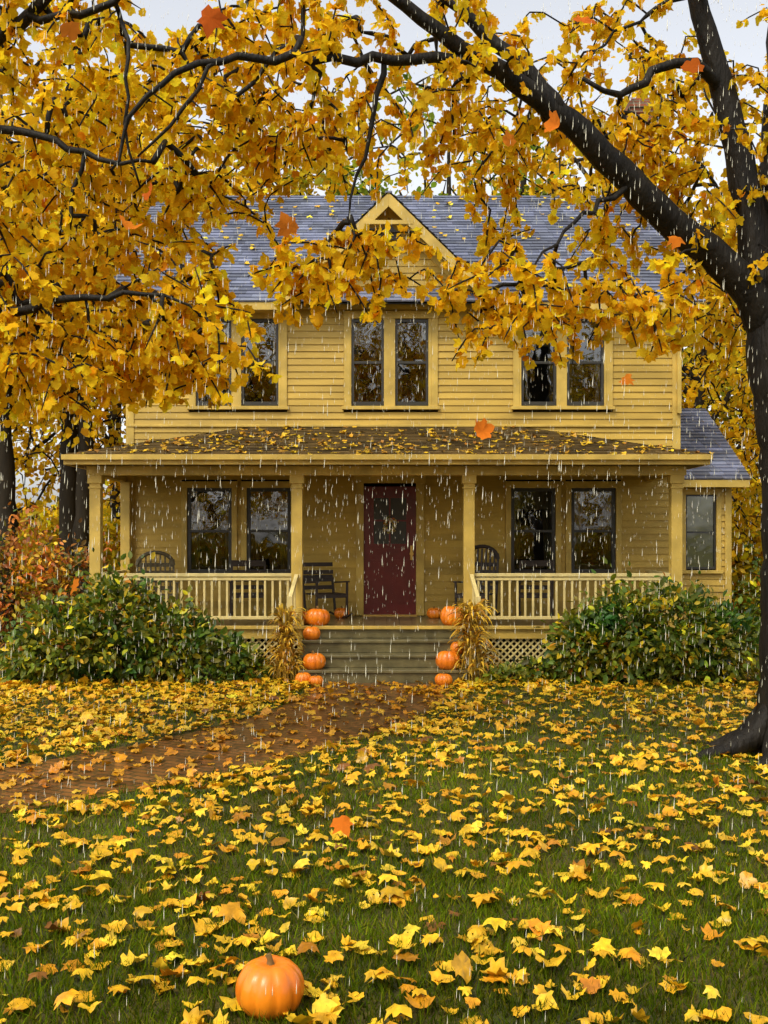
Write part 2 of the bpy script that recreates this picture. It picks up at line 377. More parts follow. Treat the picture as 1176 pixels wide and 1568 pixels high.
scatter("fallen_leaves",MAPLE_G,np.stack([X,Y,zz],1),R,sz,c,M_gleaf,ground=True)

# ---------------------------------------------------------------- house
H=empty("yellow_farmhouse")
YW0=19.0
def siding(mb,u0,u1,z0,z1,mapf,ops=[],clip=None,h=.118):
    z=z0
    while z<z1-.01:
        zt=min(z+h,z1); zm=(z+zt)/2; a,b_=u0,u1
        if clip: a,b_=clip(zm); 
        if b_-a<.02: z=zt; continue
        segs=[(a,b_)]
        for(o0,o1,p0,p1) in ops:
            if p0<zm<p1:
                ns=[]
                for s0,s1 in segs:
                    if o1<=s0 or o0>=s1: ns.append((s0,s1)); continue
                    if o0>s0: ns.append((s0,o0))
                    if o1<s1: ns.append((o1,s1))
                segs=ns
        g=random.uniform(.86,1.06)
        for s0,s1 in segs:
            cuts=[s0]; q=s0+random.uniform(1,3.5)
            while q<s1-.5: cuts.append(q); q+=random.uniform(2,4)
            cuts.append(s1)
            for i in range(len(cuts)-1):
                ca,cb=cuts[i],cuts[i+1]-.002; gg=g*random.uniform(.93,1.06)
                d=.022+random.uniform(-.003,.003)
                mb.add([mapf(ca,-d,z),mapf(cb,-d,z),mapf(cb,-.003,zt),mapf(ca,-.003,zt),mapf(ca,0,z),mapf(cb,0,z)],[(0,1,2,3),(4,5,1,0)],0,(gg,gg,gg*.98))
        z=zt
fm=lambda u,d,z:(u,YW0+d,z)
ups=[(-3.40,-1.69,[(-3.28,-2.66),(-2.49,-1.84)]),(-.70,.94,[(-.57,0.0),(.195,.775)]),(2.25,3.99,[(2.395,3.01),(3.19,3.84)])]
lows=[(-3.53,-2.56),(-2.49,-1.53),(2.12,3.09),(3.17,4.14)]
ops=[(a,b_,4.37,6.10) for a,b_,_ in ups]+[(a,b_,1.45,3.13) for a,b_ in lows]+[(-.48,.69,.70,3.2)]
mb=MB(); XL,XR=-4.48,5.15
siding(mb,XL+.1,XR-.1,.2,6.17,fm,ops)
gz0,gz1=6.17,7.95; gx=.08
siding(mb,0,0,gz0,gz1,fm,[],clip=lambda z:(gx-(8.0-z)*1.02,gx+(8.0-z)*1.02))
siding(mb,YW0+.1,26.9,.2,6.2,lambda u,d,z:(XL+d,u,z))
siding(mb,YW0+.1,26.9,.2,6.2,lambda u,d,z:(XR-d,u,z))
for xx,s in((XL,1),(XR,-1)):
    siding(mb,0,0,6.2,9.2,(lambda u,d,z,xx=xx,s=s:(xx+s*d,u,z)),[],clip=lambda z:(19+(z-6.2)*1.32,27-(z-6.2)*1.32))
siding(mb,XL,XR,.2,6.2,lambda u,d,z:(u,27-d,z))
mb.build("siding",[M_siding],H)
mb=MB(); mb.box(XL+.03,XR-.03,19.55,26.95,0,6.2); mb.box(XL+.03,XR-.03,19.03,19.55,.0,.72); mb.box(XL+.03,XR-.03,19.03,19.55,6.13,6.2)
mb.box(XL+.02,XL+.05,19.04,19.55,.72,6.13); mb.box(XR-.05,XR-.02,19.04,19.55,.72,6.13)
mb.build("dark_room_backdrop",[M_unlit],H)  # solid core coloured dark to stand in for unlit rooms behind the glass
mb=MB()
for xx in(XL-.02,XR-.12): mb.box(xx,xx+.14,YW0-.035,YW0+.10,.2,6.17)
mb.box(XL,XR,YW0-.045,YW0-.0,6.125,6.2)
mb.box(XL,XR,YW0-.05,YW0-.0,4.07,4.11)
def win(mb,md,mg_,cur,x0,x1,z0,z1,y=YW0,sash=.045,rail=True,shade=0):
    md.box(x0-.003,x0+sash,y-.005,y+.09,z0,z1,0); md.box(x1-sash,x1+.003,y-.005,y+.09,z0,z1,0)
    md.box(x0+sash,x1-sash,y-.004,y+.09,z1-sash,z1+.003,0); md.box(x0+sash,x1-sash,y-.004,y+.09,z0-.003,z0+sash*1.4,0)
    if rail: zm=(z0+z1)/2; md.box(x0+sash,x1-sash,y+.005,y+.07,zm-.022,zm+.022,0)
    zm=(z0+z1)/2; t=random.uniform(-.004,.004); t2=random.uniform(-.004,.004)
    mg_.add([(x0+sash,y+.03,zm),(x1-sash,y+.03+t,zm),(x1-sash,y+.034+t,z1-sash),(x0+sash,y+.034,z1-sash)],[(0,1,2,3)])
    mg_.add([(x0+sash,y+.055,z0+sash),(x1-sash,y+.055+t2,z0+sash),(x1-sash,y+.052+t2,zm),(x0+sash,y+.052,zm)],[(0,1,2,3)])
    w=x1-x0
    for s in(0,1):
        cw=w*random.uniform(.18,.3); xs0=x0+.02 if s==0 else x1-.02; K=14; vs=[];fs=[]
        for i in range(K+1):
            u=i/K; xx=xs0+(cw*u if s==0 else -cw*u); yy=y+.16+.025*math.sin(u*22)
            vs.append((xx,yy,z1)); vs.append((xs0+(xx-xs0)*.75,yy,z0+.05))
        for i in range(K): fs.append((2*i,2*i+1,2*i+3,2*i+2))
        cur.add(vs,fs)
    if shade>0: cur.box(x0,x1,y+.12,y+.125,z1-(z1-z0)*shade,z1)
md=MB();mgl=MB();cur=MB()
def casing(x0,x1,z0,z1,y=YW0,w=.11,inner=None):
    mb.box(x0,x0+w,y-.042,y+.02,z0,z1-w); mb.box(x1-w,x1,y-.042,y+.02,z0,z1-w); mb.box(x0-.01,x1+.01,y-.05,y+.02,z1-w,z1+.02)
    mb.box(x0-.03,x1+.03,y-.085,y+.02,z0-.06,z0)
for a,b_,ps in ups:
    casing(a,b_,4.43,6.07)
    mb.box(ps[0][1],ps[1][0],YW0-.040,YW0+.02,4.43,5.96)
    for i,(p,q) in enumerate(ps):
        win(mb,md,mgl,cur,p,q,4.45,5.95,shade=random.choice([0,.2,.3]))
        if i==0: mb.box(a+.11,p,YW0-.038,YW0+.02,4.43,5.96) if p>a+.11 else None
        else: mb.box(q,b_-.11,YW0-.038,YW0+.02,4.43,5.96) if q<b_-.11 else None
for a,b_ in lows:
    casing(a,b_,1.50,3.10,w=.095); win(mb,md,mgl,cur,a+.095,b_-.095,1.50,3.005,sash=.06,shade=random.choice([0,.25]))
mb.box(-.49,-.355,YW0-.045,YW0+.03,.78,3.09);mb.box(.56,.70,YW0-.045,YW0+.03,.78,3.09);mb.box(-.52,.73,YW0-.055,YW0+.03,3.09,3.24)
ap=Vector((gx,18.58,8.03))
for s in(-1,1):
    e=Vector((gx+s*1.93,18.58,6.15)); 
    d=(e-ap).normalized(); nrm=Vector((-d.z,0,d.x)); nrm=nrm if nrm.z<0 else -nrm
    a0=ap; a1=e; th=.17
    q=[a0,a1,a1+nrm*th,Vector((gx,18.58,8.03-th/abs(nrm.z)))]
    vs=[(v.x,18.56,v.z) for v in q]+[(v.x,18.60,v.z) for v in q]
    mb.add(vs,[(0,1,2,3),(7,6,5,4),(0,4,5,1),(1,5,6,2),(2,6,7,3),(3,7,4,0)])
    mb.add([(a0.x,18.6,a0.z-.03),(a1.x,18.6,a1.z-.03),(a1.x,19.0,a1.z-.03),(a0.x,19.0,a0.z-.03)],[(0,1,2,3)])
    q=[(gx,7.90),(gx+s*1.80,6.12),(gx+s*1.62,6.12),(gx,7.72)]
    vs=[(v[0],18.945,v[1]) for v in q]+[(v[0],19.0,v[1]) for v in q]
    mb.add(vs,[(0,1,2,3),(7,6,5,4),(0,4,5,1),(1,5,6,2),(2,6,7,3),(3,7,4,0)])
    x0,x1=(e.x-.02,e.x+.22) if s<0 else (e.x-.22,e.x+.02)
    mb.box(x0,x1,18.55,19.0,6.02,6.15)
mb.beam((gx-.42,18.57,7.52),(gx+.42,18.57,7.52),.035,.07)
for x0,x1 in((XL-.32,gx-1.9),(gx+1.9,XR+.32)):
    mb.box(x0,x1,18.58,18.62,6.03,6.165); mb.box(x0,x1,18.62,19.0,6.04,6.06)
for xx in(XL-.34,XR+.30):
    for sgn in(0,1):
        ye=18.58 if sgn==0 else 27.42
        vs=[]
        for ox in(0,.04): vs+=[(xx+ox,ye,6.15),(xx+ox,23,9.31),(xx+ox,23,9.10),(xx+ox,ye,5.98)]
        mb.add(vs,[(0,1,2,3),(7,6,5,4),(0,4,5,1),(1,5,6,2),(2,6,7,3),(3,7,4,0)])
mb.box(XR-.05,XR+.02,18.9,18.96,4.3,6.1)
vv=[(gx,18.93,7.62),(gx-.28,18.93,7.32),(gx+.28,18.93,7.32)]
md.add(vv,[(0,1,2)])
PF=.77
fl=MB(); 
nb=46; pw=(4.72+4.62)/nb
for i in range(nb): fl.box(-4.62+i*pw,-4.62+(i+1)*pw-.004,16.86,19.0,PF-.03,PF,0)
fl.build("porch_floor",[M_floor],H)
mb.box(-4.64,4.74,16.815,16.857,PF-.05,PF+.003)
mb.box(-4.6,-1.26,16.86,16.90,.57,PF-.052); mb.box(1.26,4.7,16.86,16.90,.57,PF-.052)
mb.box(-4.6,-1.26,16.88,16.92,0.0,.09); mb.box(1.26,4.7,16.88,16.92,0.0,.09)
for xx in(-4.6,-3,-1.34,1.28,3,4.6): mb.box(xx,xx+.08,16.865,16.93,.0,.58)
for xx in(-4.62,4.68): mb.box(xx,xx+.04,16.93,19,.0,PF-.035)
for xx in(-4.5,-1.357,1.327,4.56):
    mb.box(xx-.085,xx+.085,16.93,17.10,PF+.02,3.02); mb.box(xx-.11,xx+.11,16.905,17.125,PF,PF+.10); mb.box(xx-.11,xx+.11,16.905,17.125,2.98,3.11)
    mb.box(xx-.10,xx+.10,16.915,17.115,2.90,2.93)
mb.box(XL-.08,XL+.08,18.82,18.96,PF,3.11)
mb.box(-4.62,4.70,16.90,17.13,3.11,3.25)
for xx in(-4.62,4.55): mb.box(xx,xx+.14,17.13,18.96,3.112,3.25)
EX0,EX1=-4.86,4.95
mb.box(EX0-.02,EX1+.02,16.56,16.60,3.25,3.385); mb.box(EX0-.02,EX0+.02,16.60,18.98,3.25,3.385); mb.box(EX1-.02,EX1+.02,16.60,18.98,3.25,3.385)
mb.box(EX0-.04,EX1+.04,16.50,16.558,3.32,3.40)
mb.build("trim",[M_trim],H,bevel=.004)
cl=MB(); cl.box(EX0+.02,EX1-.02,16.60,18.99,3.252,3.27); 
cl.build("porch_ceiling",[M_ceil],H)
rl=MB()
def rail(x0,x1,y=17.02):
    rl.box(x0,x1,y-.04,y+.04,1.53,1.58); rl.box(x0,x1,y-.025,y+.025,1.47,1.515); rl.box(x0,x1,y-.03,y+.03,.86,.91)
    n=int((x1-x0)/.118)
    for i in range(n):
        xx=x0+(i+.5)*(x1-x0)/n; rl.box(xx-.017,xx+.017,y-.017,y+.017,.91,1.47)
rail(-4.41,-1.445); rail(1.415,4.47)
for s in(-1,1):
    rl.beam((s*1.36,16.93,1.55),(s*1.42,16.45,1.22),.06,.05); rl.box(s*1.42-.04,s*1.42+.04,16.40,16.48,.0,1.25)
    rl.beam((s*1.36,16.93,.95),(s*1.42,16.45,.66),.04,.04)
    for t in(.3,.65): 
        xx=s*(1.36+.06*t); yy=16.93-.48*t; rl.box(xx-.015,xx+.015,yy-.015,yy+.015,.95-.29*t,1.52-.33*t)
for xx in(-4.5,4.56):
    rl.box(xx-.035,xx+.035,17.1,18.85,1.53,1.58); rl.box(xx-.03,xx+.03,17.1,18.85,.86,.91)
    for i in range(14): yy=17.17+i*.122; rl.box(xx-.017,xx+.017,yy-.017,yy+.017,.91,1.53)
rl.build("porch_railing",[M_white],H,bevel=.003)
lt=MB()
def lattice(x0,x1,z0,z1,y):
    hgt=z1-z0; sp=.105; k=-int(hgt/sp)-1
    while x0+k*sp<x1:
        for s,yy in((1,y),(-1,y+.012)):
            xa=x0+k*sp if s==1 else x0+k*sp+hgt; xb=xa+s*hgt
            dx=xb-xa
            ts=sorted([(x0-xa)/dx,(x1-xa)/dx]); t0=max(0,ts[0]);t1=min(1,ts[1])
            if t1-t0>.02:
                lt.beam((xa+dx*t0,yy,z0+hgt*t0),(xa+dx*t1,yy,z0+hgt*t1),.026,.008,up=(0,1,0))
        k+=1
for x0,x1 in((-4.52,-3),(-2.92,-1.34),(1.36,3),(3.08,4.6)): lattice(x0,x1,.09,.57,16.905)
lt.build("porch_lattice",[M_white],H)
dk=MB(); dk.box(-4.55,4.6,17.3,17.35,0,.72); dk.build("crawlspace_dark_sheet",[M_unlit],H)  # dark sheet behind the lattice, underfloor shade put into its colour
st=MB()
for k in range(1,4):
    z=PF-.1925*k; yf=16.85-.3*k
    st.box(-1.25,1.25,yf-.03,yf+.30,z-.04,z,0); st.box(-1.23,1.23,yf,yf+.03,z-.1925+(.002 if k==3 else 0),z-.041,0)
st.box(-1.23,1.23,16.86,16.89,PF-.19,PF-.052,0); 
for s in(-1,1): st.box(s*1.24-.02,s*1.24+.02,16.0,16.85,.0,.15)
st.build("steps",[M_step],H,bevel=.006)
def roofplane(mb,P0,U,V,L,Hs,course=.15,sw=.27,tint=(1,1,1)):
    P0=Vector(P0);U=Vector(U).normalized();V=Vector(V).normalized();Nn=U.cross(V).normalized()
    if Nn.z<0:Nn=-Nn
    v=0;r=0
    while v<Hs-.01:
        vt=min(v+course,Hs); a,b_=L((v+vt)/2); u=a-(r%2)*sw*.5+random.uniform(-.05,.0)
        rowg=random.uniform(.8,1.15)
        while u<b_:
            w=sw*random.uniform(.75,1.25); u0=max(u,a);u1=min(u+w-.004,b_)
            if u1-u0>.01:
                g=rowg*random.uniform(.55,1.45); cc=(g*tint[0],g*tint[1],g*tint[2]*random.uniform(.93,1.05))
                hh=.018+random.uniform(0,.008)
                A=P0+U*u0+V*v+Nn*hh;B=P0+U*u1+V*v+Nn*hh;C=P0+U*u1+V*(vt+.01)+Nn*.002;D=P0+U*u0+V*(vt+.01)+Nn*.002
                mb.add([A,B,C,D,P0+U*u0+V*v-Nn*.004,P0+U*u1+V*v-Nn*.004],[(0,1,2,3),(4,5,1,0)],0,cc)
            u+=w
        v=vt;r+=1
mb=MB(); sl=math.hypot(4.42,3.16)
def Lm(v): return (0,XR-XL+.68)
roofplane(mb,(XL-.34,18.56,6.17),(1,0,0),(0,4.42,3.16),Lm,sl)
roofplane(mb,(XL-.34,27.44,6.17),(1,0,0),(0,-4.42,3.16),Lm,sl)
gl=math.hypot(1.95,1.90)
for s in(-1,1):
    def Lg(v): return (0,.15+v/gl*1.88*1.4+.35)
    roofplane(mb,(gx+s*1.96,18.54,6.14),(0,1,0),(-s*1.95,0,1.90),Lg,gl)
mb.box(XL-.34,XR+.34,22.93,23.07,9.32,9.35)
mb.box(gx-.06,gx+.06,18.54,21.3,8.02,8.05)
mb.build("roof",[M_roof],H)
mb=MB()
for (ye,) in((18.58,),(27.42,)):
    mb.add([(XL-.33,ye,6.13),(XR+.33,ye,6.13),(XR+.33,23,9.29),(XL-.33,23,9.29)],[(0,1,2,3)])
mb.build("roof_deck",[M_dark],H)
mb=MB(); rise=.66; run=2.42; ps=math.hypot(rise,run); zE=3.40
Wd=EX1-EX0+.1; rx=2.6
roofplane(mb,(EX0-.05,16.55,zE),(1,0,0),(0,run,rise),lambda v:(rx*v/ps,Wd-rx*v/ps),ps,.14,.26)
s2=math.hypot(rx,rise)
roofplane(mb,(EX0-.05,16.55,zE),(0,1,0),(rx,0,rise),lambda v:(run*v/s2,run+.02),s2,.14,.26)
roofplane(mb,(EX1+.05,16.55,zE),(0,1,0),(-rx,0,rise),lambda v:(run*v/s2,run+.02),s2,.14,.26)
mb.build("porch_roof",[M_proof],H)
n=600; u=rng.uniform(0,1,n); v=np.clip(rng.beta(.9,1.5,n),0,1)
px=EX0+rx*v+u*(Wd-2*rx*v); py=16.55+run*v; pz=zE+rise*v+.02
R=euler_R(rng.uniform(0,6.28,n),rng.normal(.24,.12,n),rng.normal(0,.12,n))
scatter("roof_leaves",MAPLE_G,np.stack([px,py,pz],1),R,rng.uniform(.06,.12,n),pal(n,[(.8,.48,.02),(.6,.32,.015),(.4,.18,.015)],[3,2,1.2])*.9,M_gleaf,parent=H)
n=200; u=rng.uniform(XL,XR,n); v=rng.uniform(0,1,n); k=np.abs(u-gx)>2.1*(1-v); u=u[k];v=v[k];n=len(u)
scatter("main_roof_leaves",MAPLE_G,np.stack([u,18.56+4.42*v,6.17+3.16*v+.04],1),euler_R(rng.uniform(0,6.28,n),rng.normal(.62,.08,n),rng.normal(0,.08,n)),rng.uniform(.07,.12,n),pal(n,YEL,YW)*.9,M_gleaf,parent=H)
DO=MB()
DO.box(-.353,.559,YW0+.0,YW0+.05,PF+.03,3.03,0)
for x0,x1,z0,z1 in((-.24,.06,1.0,1.75),(.15,.45,1.0,1.75),):
    DO.box(x0,x1,YW0-.018,YW0,z0,z1,0); DO.box(x0+.05,x1-.05,YW0-.028,YW0-.018,z0+.05,z1-.05,0)
DO.box(-.22,.43,YW0-.02,YW0,1.88,1.95,0)
for x0,x1,z0,z1 in((-.23,.44,1.98,2.03),(-.23,.44,2.83,2.88),(-.23,-.18,2.03,2.83),(.39,.44,2.03,2.83),(.085,.115,2.03,2.83),(-.18,.39,2.42,2.45)):
    DO.box(x0,x1,YW0-.022,YW0,z0,z1,0)
DO.add([(-.18,YW0-.006,2.03),(.39,YW0-.006,2.03),(.39,YW0-.006,2.83),(-.18,YW0-.006,2.83)],[(0,1,2,3)],2)
DO.box(.46,.50,YW0-.03,YW0,1.75,2.0,1); DO.tube([(.48,YW0-.03,1.86),(.48,YW0-.07,1.86)],[.03,.035],10,1)
DO.box(-.37,.58,YW0-.10,YW0+.0,PF,PF+.03,1)
ring=[(.10+.09*math.cos(a),YW0-.04,2.36+.10*math.sin(a)) for a in np.linspace(0,6.283,18)]
DO.tube(ring,[.022]*18,7,3)
DO.build("front_door",[M_door,M_brass,M_dark,M_straw],H)
n=90; a=rng.uniform(0,6.28,n); rr=rng.normal(.10,.02,n)
scatter("door_wreath",OVAL,np.stack([.10+rr*np.cos(a),YW0-.06+rng.normal(0,.02,n),2.36+rr*np.sin(a)],1),euler_R(rng.uniform(0,6.28,n),rng.normal(1.2,.5,n),rng.normal(0,.5,n)),rng.uniform(.04,.07,n),pal(n,[(.7,.5,.15),(.3,.25,.05),(.5,.15,.02)],[3,2,1]),M_bush,parent=H)
ch=MB(); ch.box(5.18,5.62,22.7,23.3,6.3,11.0); ch.box(5.14,5.66,22.66,23.34,11.0,11.1); ch.box(5.10,5.70,22.62,23.38,11.1,11.22); ch.box(5.16,5.64,22.68,23.32,11.22,11.3)
ch.box(5.152,5.7,22.6,23.4,0,6.3)
ch.build("chimney",[M_brick],H)
W=MB(); tw=MB()
wx0,wx1,wy=5.18,6.36,20.0
siding(W,wx0,wx1-.09,.2,3.12,lambda u,d,z:(u,wy+d,z),[(5.45,6.19,1.48,3.02)])
siding(W,wy+.1,25,.2,3.12,lambda u,d,z:(wx1-d,u,z))
siding(W,0,0,3.12,4.7,lambda u,d,z:(wx1-d,u,z),[],clip=lambda z:(wy+(z-3.12)*1.58,25-(z-3.12)*1.58))
W.build("wing_siding",[M_siding],H)
tw.box(wx1-.10,wx1+.02,wy-.035,wy+.1,.2,3.12)
tw.box(5.45,5.54,wy-.04,wy+.02,1.54,2.93);tw.box(6.10,6.19,wy-.04,wy+.02,1.54,2.93);tw.box(5.43,6.21,wy-.05,wy+.02,2.93,3.04);tw.box(5.43,6.21,wy-.08,wy+.02,1.48,1.54)
tw.box(wx0,wx1+.25,19.66,19.70,3.05,3.19); tw.box(wx0,wx1+.25,19.70,20.0,3.06,3.08)
tw.box(wx0,wx1+.03,wy-.02,25,.0,.198)
tw.build("wing_trim",[M_trim],H,bevel=.004)
shd=MB(); shd.box(5.56,6.08,wy+.06,wy+.065,1.58,2.92); shd.build("window_shade",[mk("shade_cloth",(.66,.66,.22),.9,.1,.15,3)],H)
for x0,x1,z0,z1 in((5.54,5.57,1.56,2.93),(6.07,6.10,1.56,2.93),(5.57,6.07,2.90,2.93),(5.57,6.07,1.56,1.60),(5.57,6.07,2.225,2.255)):
    md.box(x0,x1,wy-.004,wy+.05,z0,z1)
mgl.add([(5.57,wy+.03,1.6),(6.07,wy+.03,1.6),(6.07,wy+.034,2.9),(5.57,wy+.034,2.9)],[(0,1,2,3)])
rw=MB(); wl=math.hypot(2.85,1.62)
roofplane(rw,(wx0,19.65,3.19),(1,0,0),(0,2.85,1.62),lambda v:(0,wx1-wx0+.28),wl)
roofplane(rw,(wx0,25.35,3.19),(1,0,0),(0,-2.85,1.62),lambda v:(0,wx1-wx0+.28),wl)
rw.build("wing_roof",[M_roof],H)
ib=MB(); ib.box(wx0,wx1-.03,wy+.5,24.95,0,3.1); ib.box(wx0,wx1-.03,wy+.02,wy+.5,0,1.4); ib.build("wing_dark_backdrop",[M_unlit],H)  # dark block in place of the wing's unlit room
md.build("window_sashes",[M_dark],H); mgl.build("window_glass",[M_glass],H); cur.build("curtains",[M_curtain],H)

# ---------------------------------------------------------------- pumpkins
def pumpkin(loc,r,sq=.82,ribs=11,seed=0):
    mb=MB(); nu,nv=ribs*6,18; vs=[];fs=[]; rd=random.Random(seed); ph=rd.uniform(0,6)
    for j in range(nv+1):
        th=math.pi*j/nv
        for i in range(nu):
            a=2*math.pi*i/nu; rib=1-.10*(1-abs(math.sin(a*ribs/2)))**2*math.sin(th)**.5
            rib*=1+.02*math.sin(a*2+ph)
            rr=math.sin(th)**.85*rib if 0<th<math.pi else 0
            z=math.cos(th)*sq*(1-.22*math.exp(-(rr/.35)**2)); 
            vs.append((rr*math.cos(a)*r,rr*math.sin(a)*r,(z+sq*.80)*r))
    for j in range(nv):
        for i in range(nu): fs.append((j*nu+i,(j+1)*nu+i,(j+1)*nu+(i+1)%nu,j*nu+(i+1)%nu))
    mb.add(vs,fs,0)
    z0=(sq*.78+sq*.80-.05)*r; lean=rd.uniform(-1,1)
    mb.tube([(0,0,z0-.05*r),(0,0,z0+.08*r),(.04*r*lean,0,z0+.22*r),(.14*r*lean,.02*r,z0+.36*r)],[.17*r,.10*r,.075*r,.085*r],10,1,fn=lambda i,a,p:1+.18*math.cos(a*5))
    o=mb.build("pumpkin",[M_pump,M_stem],smooth=True); o.location=loc; o.rotation_euler=(rd.uniform(-.06,.06),rd.uniform(-.06,.06),rd.uniform(0,6)); return o
for i,(p,r,s) in enumerate([((-.516,4.90,0),.158,.84),((-1.04,16.99,PF),.19,.8),((-1.2,17.2,PF),.14,.9),((-1.11,16.7,.577),.135,.85),((-1.03,16.13,.192),.17,.8),((-1.17,15.83,0),.12,.85),((-.98,15.72,0),.11,.75),
    ((1.06,17.0,PF),.185,.95),((.95,16.13,.192),.185,.85),((.86,15.76,0),.13,.75),((1.12,16.42,.385),.12,.9),((-.72,18.5,PF),.13,.8),((.86,18.5,PF),.13,.8),((-1.2,17.5,PF),.11,.9)]):
    pumpkin(p,r,s,random.choice([9,10,11,12]),i)

def corn(x,y,h,seed,ws=1.0):
    mb=MB(); rd=random.Random(seed)
    for k in range(34):
        a=rd.uniform(0,6.28); rb=rd.uniform(.05,.26)*ws; rt=rd.uniform(.02,.17)*ws; g=rd.uniform(.6,1.1); 
        pts=[(x+math.cos(a)*rb,y+math.sin(a)*rb,0),(x+math.cos(a)*.055,y+math.sin(a)*.055,h*.66),(x+math.cos(a)*rt,y+math.sin(a)*rt,h*rd.uniform(.9,1.08))]
        mb.tube(pts,[.012,.010,.006],5,0,c=(.60*g,.38*g,.05*g))
    for k in range(330):
        a=rd.uniform(0,6.28); z0=rd.uniform(.12,1.0)*h; 
        zf=z0/h; rad=((.25*(1-zf/.66)+.06) if zf<.66 else .06+.28*(zf-.66))*ws
        g=rd.uniform(.55,1.2); c=(.80*g,.50*g,.04*g) if rd.random()<.75 else (.5*g,.24*g,.03*g)
        p=Vector((x+math.cos(a)*rad,y+math.sin(a)*rad,z0)); d=Vector((math.cos(a+rd.uniform(-.8,.8))*ws,math.sin(a+rd.uniform(-.8,.8))*ws,rd.uniform(.2,1.6))).normalized()
        sg=rd.uniform(.035,.075)*ws; w=rd.uniform(.012,.028); vs=[];tw_=rd.uniform(-1,1); n_=6
        for i in range(n_):
            side=Vector((-math.sin(a+tw_*i*.3),math.cos(a+tw_*i*.3),tw_*.2)); ww=w*(1-(i/(n_-1))**2)+.001
            pz=max(p.z,.01); vs+= [(p.x-side.x*ww,p.y-side.y*ww,pz),(p.x+side.x*ww,p.y+side.y*ww,pz+.004)]
            p=p+d*sg; d=(d+Vector((0,0,-.45))).normalized()
        mb.add(vs,[(2*i,2*i+1,2*i+3,2*i+2) for i in range(n_-1)],0,c)
    mb.tube([(x+.075*math.cos(a),y+.075*math.sin(a),h*.66) for a in np.linspace(0,6.28,14)],[.012]*14,5,0,c=(.3,.2,.08))
    return mb.build("corn_stalk_bundle",[M_straw])
corn(1.30,16.12,1.14,1,1.0); corn(-1.46,16.15,1.04,2,.8)

def rocker(x,y,rot,mat=M_wood,w=.56,bh=1.0,name="rocking_chair",roundb=False):
    mb=MB(); hw=w/2
    for s in(-1,1):
        mb.tube([(s*hw,-.42,.10),(s*hw,-.2,.03),(s*hw,.1,.02),(s*hw,.42,.08)],[.02]*4,6)
        mb.beam((s*hw,-.22,.03),(s*hw,-.24,.62),.035,.035,up=(0,1,0)); mb.beam((s*hw,.20,.03),(s*hw,.34,bh),.035,.035,up=(0,1,0))
        mb.beam((s*hw,-.28,.63),(s*hw,.28,.60),.06,.025)
    for i in range(6): mb.box(-hw,hw,-.24+i*.08,-.24+i*.08+.065,.41,.43)
    mb.box(-hw,hw,-.25,-.22,.36,.41)
    for i in range(4): mb.beam((-hw,.26+.02*i,.52+i*.13),(hw,.26+.02*i,.52+i*.13),.02,.07)
    if roundb:
        mb.tube([(hw*math.cos(a),.33,bh-.1+.22*math.sin(a)) for a in np.linspace(0,3.14,12)],[.035]*12,7)
        for i in range(7): 
            xx=-hw*.8+i*hw*1.6/6; mb.beam((xx,.25,.45),(xx,.33,bh-.1+.18*math.sqrt(max(0,1-(xx/hw)**2))),.03,.02)
    else: mb.beam((-hw-.01,.34,bh-.02),(hw+.01,.34,bh-.02),.03,.10)
    o=mb.build(name,[mat],bevel=.003); o.location=(x,y,PF); o.rotation_euler=(0,0,rot); return o
rocker(-.98,18.35,.5,bh=.70); rocker(-3.75,18.0,.3,M_wicker,.60,1.0,"wicker_chair",True); rocker(1.55,18.3,-.4,bh=1.1,roundb=True); rocker(2.55,18.35,-.2,bh=.95); rocker(-2.3,18.4,.1,bh=.95)
# ---------------------------------------------------------------- shrubs
def shrub(name,lobes,n,size,P,W,mat=M_bush,templ=OVAL,stems=40):
    e=empty(name,(lobes[0][0],lobes[0][1],0)); LP=[];LD=[];SH=[]
    sm=MB(); ox,oy=lobes[0][0],lobes[0][1]
    for (x,y,z,rx_,ry_,rz_) in lobes:
        k=int(n*rx_*rz_/sum(l[3]*l[5] for l in lobes))
        q=rng.normal(0,1,(k,3)); q/=np.linalg.norm(q,axis=1,keepdims=True); rr=rng.uniform(.35,1,k)**.45
        lump=np.array([1+.42*noise.noise(Vector(a*2.4+np.array([x*3,y,1])))+.36*noise.noise(Vector(a*6+x)) for a in q])
        spray=np.where(rng.random(k)<.18,rng.uniform(1.05,1.45,k),1)
        p=np.array([x-ox,y-oy,z])+q*np.array([rx_,ry_,rz_])*(rr*lump*spray)[:,None]
        m=p[:,2]>.02; LP.append(p[m]); LD.append(q[m]+rng.normal(0,.7,(m.sum(),3))+np.array([0,0,-.1]))
        for _ in range(int(stems/len(lobes))):
            d=rng.normal(0,1,3); d[2]=abs(d[2])+.6; d/=np.linalg.norm(d); t=np.array([x-ox,y-oy,z])+d*np.array([rx_,ry_,rz_])*rng.uniform(.8,1.2)
            b0=np.array([x-ox+rng.normal(0,.12),y-oy+rng.normal(0,.1),0]); sm.tube([b0,(b0+t)/2+rng.normal(0,.05,3),t],[.010,.007,.003],5)
    LP=np.concatenate(LP);LD=np.concatenate(LD); m=len(LP); R=basis(LD,rng.normal(0,.6,(m,3))+np.array([0,-.4,.8]))
    c=pal(m,P,W,.3); 
    pt=np.array([noise.noise(Vector(a*1.8+ox)) for a in LP]); c*=np.stack([1+1.1*pt,1+.5*pt,1+0*pt],1)
    scatter("foliage",templ,LP,R,rng.uniform(size[0],size[1],m),np.clip(c,.003,.95),mat,parent=e); sm.build("stems",[M_bark2],e)
    return e
GP=[(.12,.165,.008),(.07,.12,.006),(.22,.22,.012),(.82,.56,.02),(.42,.17,.015)]
